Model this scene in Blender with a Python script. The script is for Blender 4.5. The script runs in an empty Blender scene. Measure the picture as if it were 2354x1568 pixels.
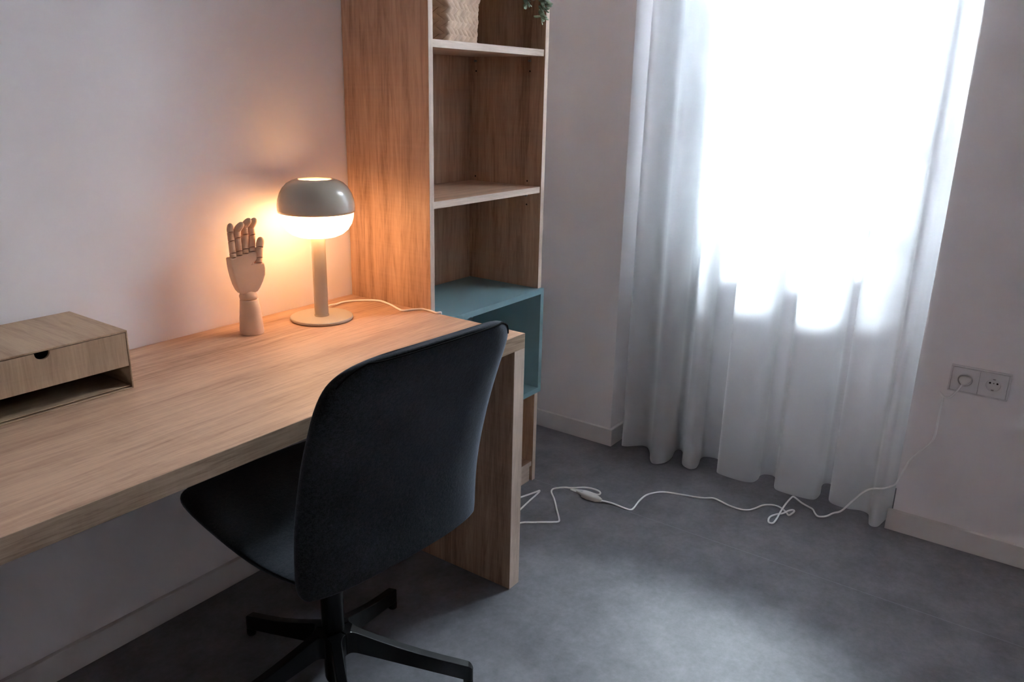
import bpy, bmesh, math, random
from mathutils import Vector, Matrix
random.seed(7)
C = bpy.context.scene.collection
SC = bpy.context.scene
PI = math.pi

# ------------------------------------------------------------------ helpers
def link(o, parent=None):
    C.objects.link(o)
    if parent is not None:
        o.parent = parent
    return o

def tag(o, label=None, cat=None, group=None, kind=None):
    if label: o['label'] = label
    if cat: o['category'] = cat
    if group: o['group'] = group
    if kind: o['kind'] = kind
    return o

def thing(name, label, cat, loc=(0, 0, 0), rz=0.0, group=None):
    o = bpy.data.objects.new(name, None)
    o.empty_display_size = 0.05
    o.location = loc
    o.rotation_euler = (0, 0, rz)
    link(o)
    return tag(o, label, cat, group)

def obj(name, bm, mat, parent=None, smooth=False, bevel=0.0, seg=2, subsurf=0):
    bmesh.ops.recalc_face_normals(bm, faces=bm.faces[:])
    me = bpy.data.meshes.new(name)
    bm.to_mesh(me); bm.free()
    if smooth:
        for p in me.polygons: p.use_smooth = True
    me.materials.append(mat)
    o = bpy.data.objects.new(name, me)
    link(o, parent)
    if bevel > 0:
        m = o.modifiers.new('bevel', 'BEVEL'); m.width = bevel; m.segments = seg
        m.limit_method = 'ANGLE'; m.angle_limit = math.radians(35)
        m.harden_normals = False
    if subsurf:
        m = o.modifiers.new('sub', 'SUBSURF'); m.levels = subsurf; m.render_levels = subsurf
    return o

def box(bm, x0, x1, y0, y1, z0, z1):
    r = bmesh.ops.create_cube(bm, size=1.0)
    bmesh.ops.scale(bm, vec=(abs(x1 - x0), abs(y1 - y0), abs(z1 - z0)), verts=r['verts'])
    bmesh.ops.translate(bm, vec=((x0 + x1) / 2, (y0 + y1) / 2, (z0 + z1) / 2), verts=r['verts'])
    return r['verts']

def boxo(name, b, mat, parent=None, bevel=0.0015, seg=2):
    bm = bmesh.new(); box(bm, *b)
    return obj(name, bm, mat, parent, bevel=bevel, seg=seg)

def lathe(bm, prof, n=48, cx=0, cy=0, close_bottom=True, close_top=True):
    rings = []
    for r, z in prof:
        rings.append([bm.verts.new((cx + r * math.cos(2 * PI * i / n), cy + r * math.sin(2 * PI * i / n), z)) for i in range(n)])
    for a, b in zip(rings[:-1], rings[1:]):
        for i in range(n):
            bm.faces.new((a[i], a[(i + 1) % n], b[(i + 1) % n], b[i]))
    if close_bottom: bm.faces.new(rings[0][::-1])
    if close_top: bm.faces.new(rings[-1])
    return rings

def catmull(pts, sub=6):
    P = [Vector(p) for p in pts]
    out = []
    n = len(P)
    for i in range(n - 1):
        p0 = P[i - 1] if i > 0 else P[i] * 2 - P[i + 1]
        p1, p2 = P[i], P[i + 1]
        p3 = P[i + 2] if i + 2 < n else P[i + 1] * 2 - P[i]
        for k in range(sub):
            t = k / sub
            out.append(0.5 * ((2 * p1) + (-p0 + p2) * t + (2 * p0 - 5 * p1 + 4 * p2 - p3) * t * t + (-p0 + 3 * p1 - 3 * p2 + p3) * t ** 3))
    out.append(P[-1])
    return out

def tube(bm, pts, r, n=8, rfun=None):
    pts = [Vector(p) for p in pts]
    up = Vector((0, 0, 1)); prev = None; rings = []
    for i, p in enumerate(pts):
        if i == 0: d = pts[1] - p
        elif i == len(pts) - 1: d = p - pts[i - 1]
        else: d = pts[i + 1] - pts[i - 1]
        if d.length < 1e-9: d = Vector((0, 0, 1))
        d.normalize()
        if prev is None:
            a = up if abs(d.z) < .9 else Vector((1, 0, 0))
            u = d.cross(a).normalized()
        else:
            u = (prev - d * prev.dot(d))
            u = u.normalized() if u.length > 1e-6 else d.orthogonal().normalized()
        prev = u
        v = d.cross(u)
        rr = rfun(i / (len(pts) - 1)) if rfun else r
        rings.append([bm.verts.new(p + (u * math.cos(2 * PI * k / n) + v * math.sin(2 * PI * k / n)) * rr) for k in range(n)])
    for a, b in zip(rings[:-1], rings[1:]):
        for k in range(n):
            bm.faces.new((a[k], a[(k + 1) % n], b[(k + 1) % n], b[k]))
    bm.faces.new(rings[0][::-1]); bm.faces.new(rings[-1])

def prism(bm, poly, axis, a0, a1):
    """extrude a 2-D polygon along axis (x: poly is (y,z); y: (x,z); z: (x,y))"""
    def mk(p, a):
        return {'x': (a, p[0], p[1]), 'y': (p[0], a, p[1]), 'z': (p[0], p[1], a)}[axis]
    A = [bm.verts.new(mk(p, a0)) for p in poly]
    B = [bm.verts.new(mk(p, a1)) for p in poly]
    n = len(poly)
    bm.faces.new(A[::-1]); bm.faces.new(B)
    for i in range(n):
        bm.faces.new((A[i], A[(i + 1) % n], B[(i + 1) % n], B[i]))

# ------------------------------------------------------------------ materials
def nt(name):
    m = bpy.data.materials.new(name); m.use_nodes = True
    t = m.node_tree; t.nodes.clear()
    out = t.nodes.new('ShaderNodeOutputMaterial')
    return m, t, out

def N(t, kind, **kw):
    n = t.nodes.new(kind)
    for k, v in kw.items():
        if k.startswith('i_'):
            n.inputs[k[2:].replace('_', ' ')].default_value = v
        else:
            setattr(n, k, v)
    return n

def plain(name, col, rough=0.5, spec=0.5, metal=0.0, bump=0.0, bscale=200.0, coat=0.0, sheen=0.0, var=0.0):
    m, t, out = nt(name)
    b = N(t, 'ShaderNodeBsdfPrincipled')
    b.inputs['Base Color'].default_value = (*col, 1)
    b.inputs['Roughness'].default_value = rough
    b.inputs['Specular IOR Level'].default_value = spec
    b.inputs['Metallic'].default_value = metal
    b.inputs['Coat Weight'].default_value = coat
    b.inputs['Sheen Weight'].default_value = sheen
    tc = N(t, 'ShaderNodeTexCoord')
    nz = N(t, 'ShaderNodeTexNoise'); nz.inputs['Scale'].default_value = bscale; nz.inputs['Detail'].default_value = 5
    t.links.new(tc.outputs['Object'], nz.inputs['Vector'])
    if var > 0:
        r = N(t, 'ShaderNodeValToRGB')
        r.color_ramp.elements[0].color = tuple(c * (1 - var) for c in col) + (1,)
        r.color_ramp.elements[1].color = tuple(min(1, c * (1 + var)) for c in col) + (1,)
        r.color_ramp.elements[0].position = .35; r.color_ramp.elements[1].position = .65
        t.links.new(nz.outputs['Fac'], r.inputs['Fac']); t.links.new(r.outputs['Color'], b.inputs['Base Color'])
    if bump > 0:
        bp = N(t, 'ShaderNodeBump'); bp.inputs['Strength'].default_value = bump; bp.inputs['Distance'].default_value = .002
        t.links.new(nz.outputs['Fac'], bp.inputs['Height']); t.links.new(bp.outputs['Normal'], b.inputs['Normal'])
    t.links.new(b.outputs['BSDF'], out.inputs['Surface'])
    return m

def wood(name, axis, light, dark, fine=1.0, rough=.5, seed=0.0, spec=.35, saw=.12):
    """oak decor; axis = direction of the grain"""
    m, t, out = nt(name)
    b = N(t, 'ShaderNodeBsdfPrincipled'); b.inputs['Roughness'].default_value = rough
    b.inputs['Specular IOR Level'].default_value = spec
    tc = N(t, 'ShaderNodeTexCoord')
    def mapped(along, across):
        mp = N(t, 'ShaderNodeMapping')
        s = [across] * 3; s['xyz'.index(axis)] = along
        mp.inputs['Scale'].default_value = s
        mp.inputs['Location'].default_value = (seed, seed * 1.7, seed * .6)
        t.links.new(tc.outputs['Object'], mp.inputs['Vector'])
        return mp
    # broad boards
    m1 = mapped(.35 * fine, 7 * fine)
    n1 = N(t, 'ShaderNodeTexNoise'); n1.inputs['Scale'].default_value = 1.6; n1.inputs['Detail'].default_value = 3; n1.inputs['Distortion'].default_value = .35
    t.links.new(m1.outputs[0], n1.inputs['Vector'])
    # growth lines
    m2 = mapped(1.1 * fine, 16 * fine)
    n2 = N(t, 'ShaderNodeTexNoise'); n2.inputs['Scale'].default_value = 3.2; n2.inputs['Detail'].default_value = 8; n2.inputs['Roughness'].default_value = .62; n2.inputs['Distortion'].default_value = 1.6
    t.links.new(m2.outputs[0], n2.inputs['Vector'])
    # pores
    m3 = mapped(8 * fine, 160 * fine)
    n3 = N(t, 'ShaderNodeTexNoise'); n3.inputs['Scale'].default_value = 2.5; n3.inputs['Detail'].default_value = 2
    t.links.new(m3.outputs[0], n3.inputs['Vector'])
    # saw marks across the grain
    m4 = mapped(150 * fine, 3 * fine)
    n4 = N(t, 'ShaderNodeTexNoise'); n4.inputs['Scale'].default_value = 1.0; n4.inputs['Detail'].default_value = 2
    t.links.new(m4.outputs[0], n4.inputs['Vector'])
    def madd(a, k, c):
        q = N(t, 'ShaderNodeMath', operation='MULTIPLY_ADD'); q.inputs[1].default_value = k
        t.links.new(a, q.inputs[0])
        if isinstance(c, float): q.inputs[2].default_value = c
        else: t.links.new(c, q.inputs[2])
        return q.outputs[0]
    v = madd(n1.outputs['Fac'], 1.05, -.80)
    v = madd(n2.outputs['Fac'], 1.15, v)
    v = madd(n3.outputs['Fac'], .42, v)
    v = madd(n4.outputs['Fac'], saw, v)
    r = N(t, 'ShaderNodeValToRGB')
    e = r.color_ramp.elements
    mid = tuple((a + c) / 2 for a, c in zip(light, dark))
    e[0].position = .22; e[0].color = (*dark, 1)
    e[1].position = .80; e[1].color = (*light, 1)
    k = e.new(.45); k.color = (*mid, 1)
    t.links.new(v, r.inputs['Fac'])
    t.links.new(r.outputs['Color'], b.inputs['Base Color'])
    bp = N(t, 'ShaderNodeBump'); bp.inputs['Strength'].default_value = .12; bp.inputs['Distance'].default_value = .0006
    t.links.new(n3.outputs['Fac'], bp.inputs['Height']); t.links.new(bp.outputs['Normal'], b.inputs['Normal'])
    t.links.new(b.outputs['BSDF'], out.inputs['Surface'])
    return m

OAK_L, OAK_D = (.60, .385, .26), (.28, .158, .10)
EDGE_L, EDGE_D = (.72, .57, .47), (.48, .35, .27)
M = {}
M['oak_x'] = wood('oak_grain_x', 'x', OAK_L, OAK_D)
M['oak_z'] = wood('oak_grain_z', 'z', OAK_L, OAK_D, seed=3.1)
M['oak_x2'] = wood('oak_shelf', 'x', OAK_L, OAK_D, seed=5.3)
M['edge_x'] = wood('oak_edge_x', 'x', EDGE_L, EDGE_D, fine=1.3, seed=2.0, saw=.1)
M['front'] = wood('desk_front_band', 'x', (.50, .36, .25), (.24, .16, .105), fine=1.2, seed=6.1, saw=.1)
M['edge_z'] = wood('oak_edge_z', 'z', EDGE_L, EDGE_D, fine=1.3, seed=2.7, saw=.1)
M['box_y'] = wood('organiser_oak_y', 'y', (.50, .345, .225), (.32, .205, .13), fine=1.8, seed=1.2)
M['box_z'] = wood('organiser_oak_z', 'z', (.48, .335, .22), (.30, .195, .125), fine=1.8, seed=8.2)
M['box_x'] = wood('organiser_oak_x', 'x', (.50, .345, .225), (.32, .205, .13), fine=1.8, seed=4.4)
M['wall'] = plain('painted_wall', (.88, .84, .84), .75, .25, bump=.06, bscale=260)
M['skirt'] = plain('painted_skirting', (.74, .70, .68), .5, .4)
M['ceil'] = plain('ceiling_paint', (.88, .86, .86), .8, .2)
M['teal'] = plain('teal_melamine', (.22, .355, .39), .5, .4, bump=.03, bscale=700)
M['steel'] = plain('dark_peg', (.25, .23, .22), .35, .5, metal=.8)
M['hole'] = plain('bore_hole', (.02, .015, .012), .9, .1)
M['black'] = plain('black_plastic', (.003, .003, .0035), .30, .3)
M['cable'] = plain('white_cable', (.92, .91, .90), .4, .5)
M['plastic'] = plain('white_plastic', (.72, .69, .66), .38, .5)
M['socket'] = plain('socket_plastic', (.78, .75, .75), .16, .6)
M['socket_in'] = plain('socket_inner', (.50, .48, .46), .3, .5)
M['wframe'] = plain('white_window_frame', (.82, .83, .84), .4, .5)
M['hand'] = plain('beech_wood', (.78, .52, .35), .5, .35, var=.05, bscale=14, bump=.04)
M['hand_joint'] = plain('beech_joint_dark', (.12, .055, .03), .6, .3)
M['lamp_grey'] = plain('beige_grey_lacquer', (.48, .415, .335), .25, .5, coat=.6)
M['lamp_base'] = plain('beige_lacquer', (.48, .42, .34), .42, .4)
M['rubber'] = plain('black_rubber', (.012, .012, .012), .7, .3)
M['palm_leaf'] = plain('woven_palm_leaf', (.52, .35, .24), .6, .3, var=.18, bscale=30)
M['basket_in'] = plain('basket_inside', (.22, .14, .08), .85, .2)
M['leaf'] = plain('eucalyptus_leaf', (.22, .28, .18), .5, .4, var=.3, bscale=9)
M['stem'] = plain('plant_stem', (.20, .17, .09), .6, .3)
M['pot'] = plain('white_ceramic', (.7, .68, .65), .3, .5)
M['soil'] = plain('potting_soil', (.04, .028, .02), .9, .1, bump=.5, bscale=90)
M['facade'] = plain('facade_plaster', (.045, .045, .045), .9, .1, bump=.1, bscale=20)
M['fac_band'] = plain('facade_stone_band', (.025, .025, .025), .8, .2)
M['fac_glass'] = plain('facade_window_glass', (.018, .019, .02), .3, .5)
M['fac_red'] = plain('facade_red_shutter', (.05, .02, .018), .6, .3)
M['street'] = plain('street_asphalt', (.08, .08, .085), .9, .2, var=.1, bscale=6)

# floor: mottled blue-grey vinyl
def floor_mat():
    m, t, out = nt('grey_vinyl_floor')
    b = N(t, 'ShaderNodeBsdfPrincipled')
    tc = N(t, 'ShaderNodeTexCoord')
    a = N(t, 'ShaderNodeTexNoise'); a.inputs['Scale'].default_value = 3.2; a.inputs['Detail'].default_value = 7; a.inputs['Roughness'].default_value = .6; a.inputs['Distortion'].default_value = .5
    c = N(t, 'ShaderNodeTexNoise'); c.inputs['Scale'].default_value = 60; c.inputs['Detail'].default_value = 6; c.inputs['Roughness'].default_value = .7
    d = N(t, 'ShaderNodeTexNoise'); d.inputs['Scale'].default_value = 14; d.inputs['Detail'].default_value = 9; d.inputs['Roughness'].default_value = .65
    for n in (a, c, d): t.links.new(tc.outputs['Object'], n.inputs['Vector'])
    m1 = N(t, 'ShaderNodeMath', operation='MULTIPLY_ADD'); m1.inputs[1].default_value = .35
    t.links.new(c.outputs['Fac'], m1.inputs[0]); m1.inputs[2].default_value = -.175
    m2 = N(t, 'ShaderNodeMath', operation='MULTIPLY_ADD'); m2.inputs[1].default_value = .5
    t.links.new(d.outputs['Fac'], m2.inputs[0]); t.links.new(m1.outputs[0], m2.inputs[2])
    m3 = N(t, 'ShaderNodeMath', operation='MULTIPLY_ADD'); m3.inputs[1].default_value = .6
    t.links.new(a.outputs['Fac'], m3.inputs[0]); t.links.new(m2.outputs[0], m3.inputs[2])
    r = N(t, 'ShaderNodeValToRGB'); e = r.color_ramp.elements
    e[0].position = .38; e[0].color = (.112, .112, .122, 1)
    e[1].position = .72; e[1].color = (.222, .218, .238, 1)
    t.links.new(m3.outputs[0], r.inputs['Fac'])
    # welded seams between the sheets, running towards the left wall
    sx = N(t, 'ShaderNodeSeparateXYZ'); t.links.new(tc.outputs['Object'], sx.inputs[0])
    ad = N(t, 'ShaderNodeMath', operation='SUBTRACT'); ad.inputs[1].default_value = .555 - 4
    t.links.new(sx.outputs['X'], ad.inputs[0])
    md = N(t, 'ShaderNodeMath', operation='MODULO'); md.inputs[1].default_value = 2.0
    t.links.new(ad.outputs[0], md.inputs[0])
    lt = N(t, 'ShaderNodeMath', operation='LESS_THAN'); lt.inputs[1].default_value = .0022
    t.links.new(md.outputs[0], lt.inputs[0])
    mx = N(t, 'ShaderNodeMix', data_type='RGBA')
    ml = N(t, 'ShaderNodeMath', operation='MULTIPLY'); ml.inputs[1].default_value = .45
    t.links.new(lt.outputs[0], ml.inputs[0]); t.links.new(ml.outputs[0], mx.inputs['Factor'])
    t.links.new(r.outputs['Color'], mx.inputs[6]); mx.inputs[7].default_value = (.34, .36, .40, 1)
    t.links.new(mx.outputs[2], b.inputs['Base Color'])
    rr = N(t, 'ShaderNodeMapRange'); rr.inputs['To Min'].default_value = .42; rr.inputs['To Max'].default_value = .56
    t.links.new(d.outputs['Fac'], rr.inputs['Value']); t.links.new(rr.outputs[0], b.inputs['Roughness'])
    b.inputs['Specular IOR Level'].default_value = .45
    bp = N(t, 'ShaderNodeBump'); bp.inputs['Strength'].default_value = .12; bp.inputs['Distance'].default_value = .001
    t.links.new(c.outputs['Fac'], bp.inputs['Height']); t.links.new(bp.outputs['Normal'], b.inputs['Normal'])
    t.links.new(b.outputs['BSDF'], out.inputs['Surface'])
    return m
M['floor'] = floor_mat()

def fabric_mat():
    m, t, out = nt('charcoal_felt')
    b = N(t, 'ShaderNodeBsdfPrincipled')
    tc = N(t, 'ShaderNodeTexCoord')
    a = N(t, 'ShaderNodeTexNoise'); a.inputs['Scale'].default_value = 420; a.inputs['Detail'].default_value = 4
    c = N(t, 'ShaderNodeTexNoise'); c.inputs['Scale'].default_value = 150; c.inputs['Detail'].default_value = 4; c.inputs['Roughness'].default_value = .7
    for n in (a, c): t.links.new(tc.outputs['Object'], n.inputs['Vector'])
    mm = N(t, 'ShaderNodeMath', operation='ADD'); t.links.new(a.outputs['Fac'], mm.inputs[0]); t.links.new(c.outputs['Fac'], mm.inputs[1])
    r = N(t, 'ShaderNodeValToRGB'); e = r.color_ramp.elements
    e[0].position = .38; e[0].color = (.004, .0045, .005, 1)
    e[1].position = .68; e[1].color = (.024, .025, .029, 1)
    hf = N(t, 'ShaderNodeMath', operation='MULTIPLY'); hf.inputs[1].default_value = .5
    t.links.new(mm.outputs[0], hf.inputs[0]); t.links.new(hf.outputs[0], r.inputs['Fac'])
    t.links.new(r.outputs['Color'], b.inputs['Base Color'])
    b.inputs['Roughness'].default_value = .95; b.inputs['Specular IOR Level'].default_value = .12
    b.inputs['Sheen Weight'].default_value = .55; b.inputs['Sheen Roughness'].default_value = .45
    b.inputs['Sheen Tint'].default_value = (.35, .38, .45, 1)
    bp = N(t, 'ShaderNodeBump'); bp.inputs['Strength'].default_value = .5; bp.inputs['Distance'].default_value = .0012
    t.links.new(c.outputs['Fac'], bp.inputs['Height']); t.links.new(bp.outputs['Normal'], b.inputs['Normal'])
    t.links.new(b.outputs['BSDF'], out.inputs['Surface'])
    return m
M['felt'] = fabric_mat()

def sheer(name, transp):
    m, t, out = nt(name)
    tr = N(t, 'ShaderNodeBsdfTransparent')
    df = N(t, 'ShaderNodeBsdfDiffuse'); df.inputs['Color'].default_value = (.80, .80, .80, 1)
    tl = N(t, 'ShaderNodeBsdfTranslucent'); tl.inputs['Color'].default_value = (.93, .94, .95, 1)
    a = N(t, 'ShaderNodeMixShader'); a.inputs[0].default_value = .66
    t.links.new(df.outputs[0], a.inputs[1]); t.links.new(tl.outputs[0], a.inputs[2])
    # threads close up when the cloth is seen at a grazing angle
    lw = N(t, 'ShaderNodeLayerWeight'); lw.inputs['Blend'].default_value = .35
    mr = N(t, 'ShaderNodeMapRange'); mr.inputs['To Min'].default_value = 1 - transp; mr.inputs['To Max'].default_value = 1.0
    t.links.new(lw.outputs['Facing'], mr.inputs['Value'])
    b = N(t, 'ShaderNodeMixShader')
    t.links.new(mr.outputs[0], b.inputs[0])
    t.links.new(tr.outputs[0], b.inputs[1]); t.links.new(a.outputs[0], b.inputs[2])
    t.links.new(b.outputs[0], out.inputs['Surface'])
    return m
M['sheer'] = sheer('white_voile', .37)
M['hem'] = sheer('white_voile_hem', .10)

def glass_mat():
    m, t, out = nt('window_glass')
    tr = N(t, 'ShaderNodeBsdfTransparent'); tr.inputs['Color'].default_value = (.95, .97, .97, 1)
    gl = N(t, 'ShaderNodeBsdfGlossy'); gl.inputs['Roughness'].default_value = .02
    fr = N(t, 'ShaderNodeFresnel'); fr.inputs['IOR'].default_value = 1.45
    b = N(t, 'ShaderNodeMixShader')
    t.links.new(fr.outputs[0], b.inputs[0]); t.links.new(tr.outputs[0], b.inputs[1]); t.links.new(gl.outputs[0], b.inputs[2])
    t.links.new(b.outputs[0], out.inputs['Surface'])
    return m
M['glass'] = glass_mat()

LAMP_E = 4.4
SKY = 420.0
def emit(name, col, s, base=(.9, .88, .84)):
    m, t, out = nt(name)
    b = N(t, 'ShaderNodeBsdfPrincipled')
    b.inputs['Base Color'].default_value = (*base, 1); b.inputs['Roughness'].default_value = .3
    b.inputs['Emission Color'].default_value = (*col, 1); b.inputs['Emission Strength'].default_value = s
    t.links.new(b.outputs[0], out.inputs[0])
    return m
M['opal'] = emit('lit_opal_glass', (1.0, .53, .24), LAMP_E)

# ------------------------------------------------------------------ room
WX, WT = 0.989, 0.44         # plane of the window wall and its thickness
NY0, NY1 = -0.39, -1.4357    # niche from .. to
YR, XF, ZC = -2.75, -3.7, 2.95
def struct(name, b, mat, bevel=0):
    o = boxo(name, b, mat, None, bevel=bevel)
    return tag(o, kind='structure')
struct('floor', (XF, WX + WT, YR, 0.0, -.1, 0), M['floor'])
struct('ceiling', (XF - .1, WX + WT, YR - .1, .1, ZC, ZC + .1), M['ceil'])
struct('wall_left', (XF - .1, WX + WT, 0.0, .1, -.1, ZC), M['wall'])
struct('wall_right', (XF - .1, WX + WT, YR - .1, YR, -.1, ZC), M['wall'])
struct('wall_front', (XF - .1, XF, YR, 0, -.1, ZC), M['wall'])
# window wall with niche and parapet
bm = bmesh.new()
XN = 1.305
box(bm, WX, WX + WT, NY0, 0, -.1, ZC)
box(bm, WX, WX + WT, YR, NY1, -.1, ZC)
box(bm, XN, WX + WT, NY1, NY0, -.1, .76)
box(bm, WX, WX + WT, NY1, NY0, 2.85, ZC)
box(bm, XN + .03, WX + WT, -.535, NY0, .76, 2.85)
box(bm, XN + .03, WX + WT, NY1, -1.338, .76, 2.85)
box(bm, XN + .03, WX + WT, -1.338, -.535, 2.76, 2.85)
tag(obj('wall_back', bm, M['wall']), kind='structure')

# unseen front of our own building, added tall to block sky from the facade
bm = bmesh.new()
box(bm, 1.25, WX + WT, -14, 10, ZC + .1, 17); box(bm, 1.25, WX + WT, -14, YR - .1, -4, ZC + .1); box(bm, 1.25, WX + WT, .1, 10, -4, ZC + .1); box(bm, 1.25, WX + WT, YR - .1, .1, -4, -.1)
tag(obj('wall_sky_blocker', bm, M['wall']), kind='structure')

# skirting boards
TB, BH = .014, .071
def skirting(name, poly):
    bm = bmesh.new(); prism(bm, poly, 'z', 0, BH)
    return tag(obj(name, bm, M['skirt'], bevel=.002), kind='structure')
skirting('baseboard_left', [(XF, 0), (WX, 0), (WX, -TB), (XF, -TB)])
skirting('baseboard_back', [(WX, -TB), (WX - TB, -TB), (WX - TB, NY0 - TB), (WX + .2, NY0 - TB), (WX + .2, NY0), (WX, NY0)])
skirting('baseboard_niche', [(WX, NY1 + TB), (WX - TB, NY1 + TB), (WX - TB, YR), (WX, YR)])
skirting('baseboard_right', [(XF, YR), (WX - TB, YR), (WX - TB, YR + TB), (XF, YR + TB)])

# ------------------------------------------------------------------ window
tag(boxo('trim_1', (XN - .025, XN + .07, NY1, NY0, .76, .785), M['wframe'], None, bevel=.004), kind='structure')
win = bpy.data.objects.new('window_1', None); link(win); tag(win, kind='structure')
FX0, FX1 = 1.335, 1.395
fy0, fy1, fz0, fz1 = -1.338, -.535, .785, 2.76
bm = bmesh.new()
box(bm, FX0, FX1, fy0, fy0 + .045, fz0, fz1); box(bm, FX0, FX1, fy1 - .045, fy1, fz0, fz1)
box(bm, FX0, FX1, fy0, fy1, fz0, fz0 + .05); box(bm, FX0, FX1, fy0, fy1, fz1 - .05, fz1)
obj('window_frame', bm, M['wframe'], win, bevel=.003)
fm = (fy0 + fy1) / 2
for a, b_ in ((fy0 + .047, fm), (fm, fy1 - .047)):
    bm = bmesh.new(); s = .052
    x0, x1 = FX0 - .012, FX1 - .012
    box(bm, x0, x1, a, a + s, fz0 + .045, fz1 - .045); box(bm, x0, x1, b_ - s, b_, fz0 + .045, fz1 - .045)
    box(bm, x0, x1, a, b_, fz0 + .045, fz0 + .045 + .072); box(bm, x0, x1, a, b_, fz1 - .045 - .06, fz1 - .045)
    box(bm, x0 + .008, x1 - .008, a, b_, 1.412, 1.444)
    sash = obj('window_sash', bm, M['wframe'], win, bevel=.003)
    boxo('window_pane', (x0 + .022, x0 + .026, a + s, b_ - s, fz0 + .117, 1.414), M['glass'], sash, bevel=0)
    box_ = (x0 + .008, x1 - .008, a + s, b_ - s, 2.06, 2.092); boxo('glazing_bar', box_, M['wframe'], sash, bevel=.002)
    boxo('window_pane', (x0 + .022, x0 + .026, a + s, b_ - s, 1.444, 2.06), M['glass'], sash, bevel=0)
    boxo('window_pane', (x0 + .022, x0 + .026, a + s, b_ - s, 2.092, fz1 - .105), M['glass'], sash, bevel=0)
# roller-blind strap beside the window
bm = bmesh.new(); box(bm, 1.319, 1.3215, -1.3345, -1.3255, .80, 2.75)
tag(obj('blind_strap', bm, plain('grey_strap', (.38, .39, .40), .8, .2)),
    'grey blind strap hanging down beside the window frame behind the curtain', 'strap')

# ------------------------------------------------------------------ curtain
path = [(1.03, -.441), (1.0, -.442), (.982, -.450), (.985, -.468), (1.01, -.490), (1.035, -.512), (1.035, -.535), (1.0, -.562),
        (.955, -.585), (.928, -.606), (.930, -.628), (.960, -.648), (1.01, -.650), (1.070, -.637), (1.088, -.648), (1.070, -.668), (1.01, -.692),
        (.978, -.708), (.966, -.728), (.968, -.746), (.990, -.757), (1.03, -.752), (1.078, -.740), (1.10, -.752), (1.105, -.785), (1.09, -.815), (1.03, -.828),
        (.992, -.838), (.985, -.862), (.985, -.905), (.992, -.945), (1.010, -.968), (1.045, -.975), (1.078, -.972), (1.097, -.985), (1.10, -1.01), (1.075, -1.030), (1.025, -1.040),
        (.993, -1.055), (.987, -1.085), (.990, -1.130), (1.0, -1.170), (1.020, -1.188), (1.07, -1.190), (1.130, -1.178), (1.160, -1.180), (1.165, -1.200), (1.13, -1.215), (1.06, -1.222),
        (1.018, -1.235), (1.005, -1.262), (1.008, -1.300), (1.025, -1.335), (1.020, -1.360), (.985, -1.370), (.955, -1.378), (.946, -1.392), (.955, -1.405), (.985, -1.412), (1.02, -1.418), (1.05, -1.425)]
pc = catmull([(p[0], p[1], 0) for p in path], 6)
# extra gathered layers, added behind the first folds to dim the left end
stack = [(1.045, -.450), (1.052, -.50), (1.058, -.58), (1.055, -.628), (1.072, -.626), (1.08, -.56), (1.085, -.47), (1.098, -.462), (1.108, -.53), (1.112, -.62), (1.118, -.70), (1.130, -.712), (1.136, -.66), (1.142, -.56), (1.150, -.47), (1.163, -.465), (1.170, -.54), (1.172, -.64), (1.176, -.72), (1.186, -.70), (1.190, -.60), (1.196, -.50), (1.204, -.47), (1.212, -.50), (1.216, -.58), (1.222, -.60), (1.228, -.56), (1.232, -.47)]
pstack = catmull([(p[0], p[1], 0) for p in stack], 5)
def curtain_mesh(z0, z1, off, rows, pc=pc):
    bm = bmesh.new(); R = []
    for j in range(rows + 1):
        z = z0 + (z1 - z0) * j / rows
        row = []
        for i, p in enumerate(pc):
            a = pc[max(0, i - 1)]; b = pc[min(len(pc) - 1, i + 1)]
            d = (b - a).normalized(); n = Vector((-d.y, d.x, 0))
            k = 1 - .22 * (z / 2.4)
            x = 1.03 + (p.x - 1.03) * k
            y = p.y + .003 * math.sin(z * 2.3 + i * .11) * min(1, z)
            x += .004 * math.sin(z * 3.1 + i * .07) * min(1, z * .8)
            zz = z + (.004 * math.sin(i * .09) if j == 0 else 0)
            row.append(bm.verts.new((x + n.x * off, y + n.y * off, zz)))
        R.append(row)
    for a, b in zip(R[:-1], R[1:]):
        for i in range(len(pc) - 1):
            bm.faces.new((a[i], a[i + 1], b[i + 1], b[i]))
    return bm
cur = thing('curtain', 'floor-length sheer white curtain hanging in folds in the window niche', 'curtain', (1.03, -.913, 0))
def rel(o, p):   # keep world coordinates for a child built in world space
    o.matrix_parent_inverse = Matrix.Translation(-Vector(p.location)) if p.rotation_euler.z == 0 else (Matrix.Translation(p.location) @ Matrix.Rotation(p.rotation_euler.z, 4, 'Z')).inverted()
    return o
rel(obj('curtain_panel', curtain_mesh(.012, 2.80, 0, 34), M['sheer'], cur, smooth=True), cur)
rel(obj('curtain_panel', curtain_mesh(.03, 2.80, 0, 34, pstack), M['sheer'], cur, smooth=True), cur)  # added layers that hold light back from the left folds
rel(obj('hem', curtain_mesh(.0125, .105, .0016, 3), M['hem'], cur, smooth=True), cur)
bm = bmesh.new(); tube(bm, [(1.03, NY1 + .004, 2.81), (1.03, NY0 - .004, 2.81)], .011, 12)
rail = obj('curtain_rail', bm, M['wframe'], smooth=True)
tag(rail, 'white curtain rail across the top of the window niche', 'curtain rail')

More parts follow.
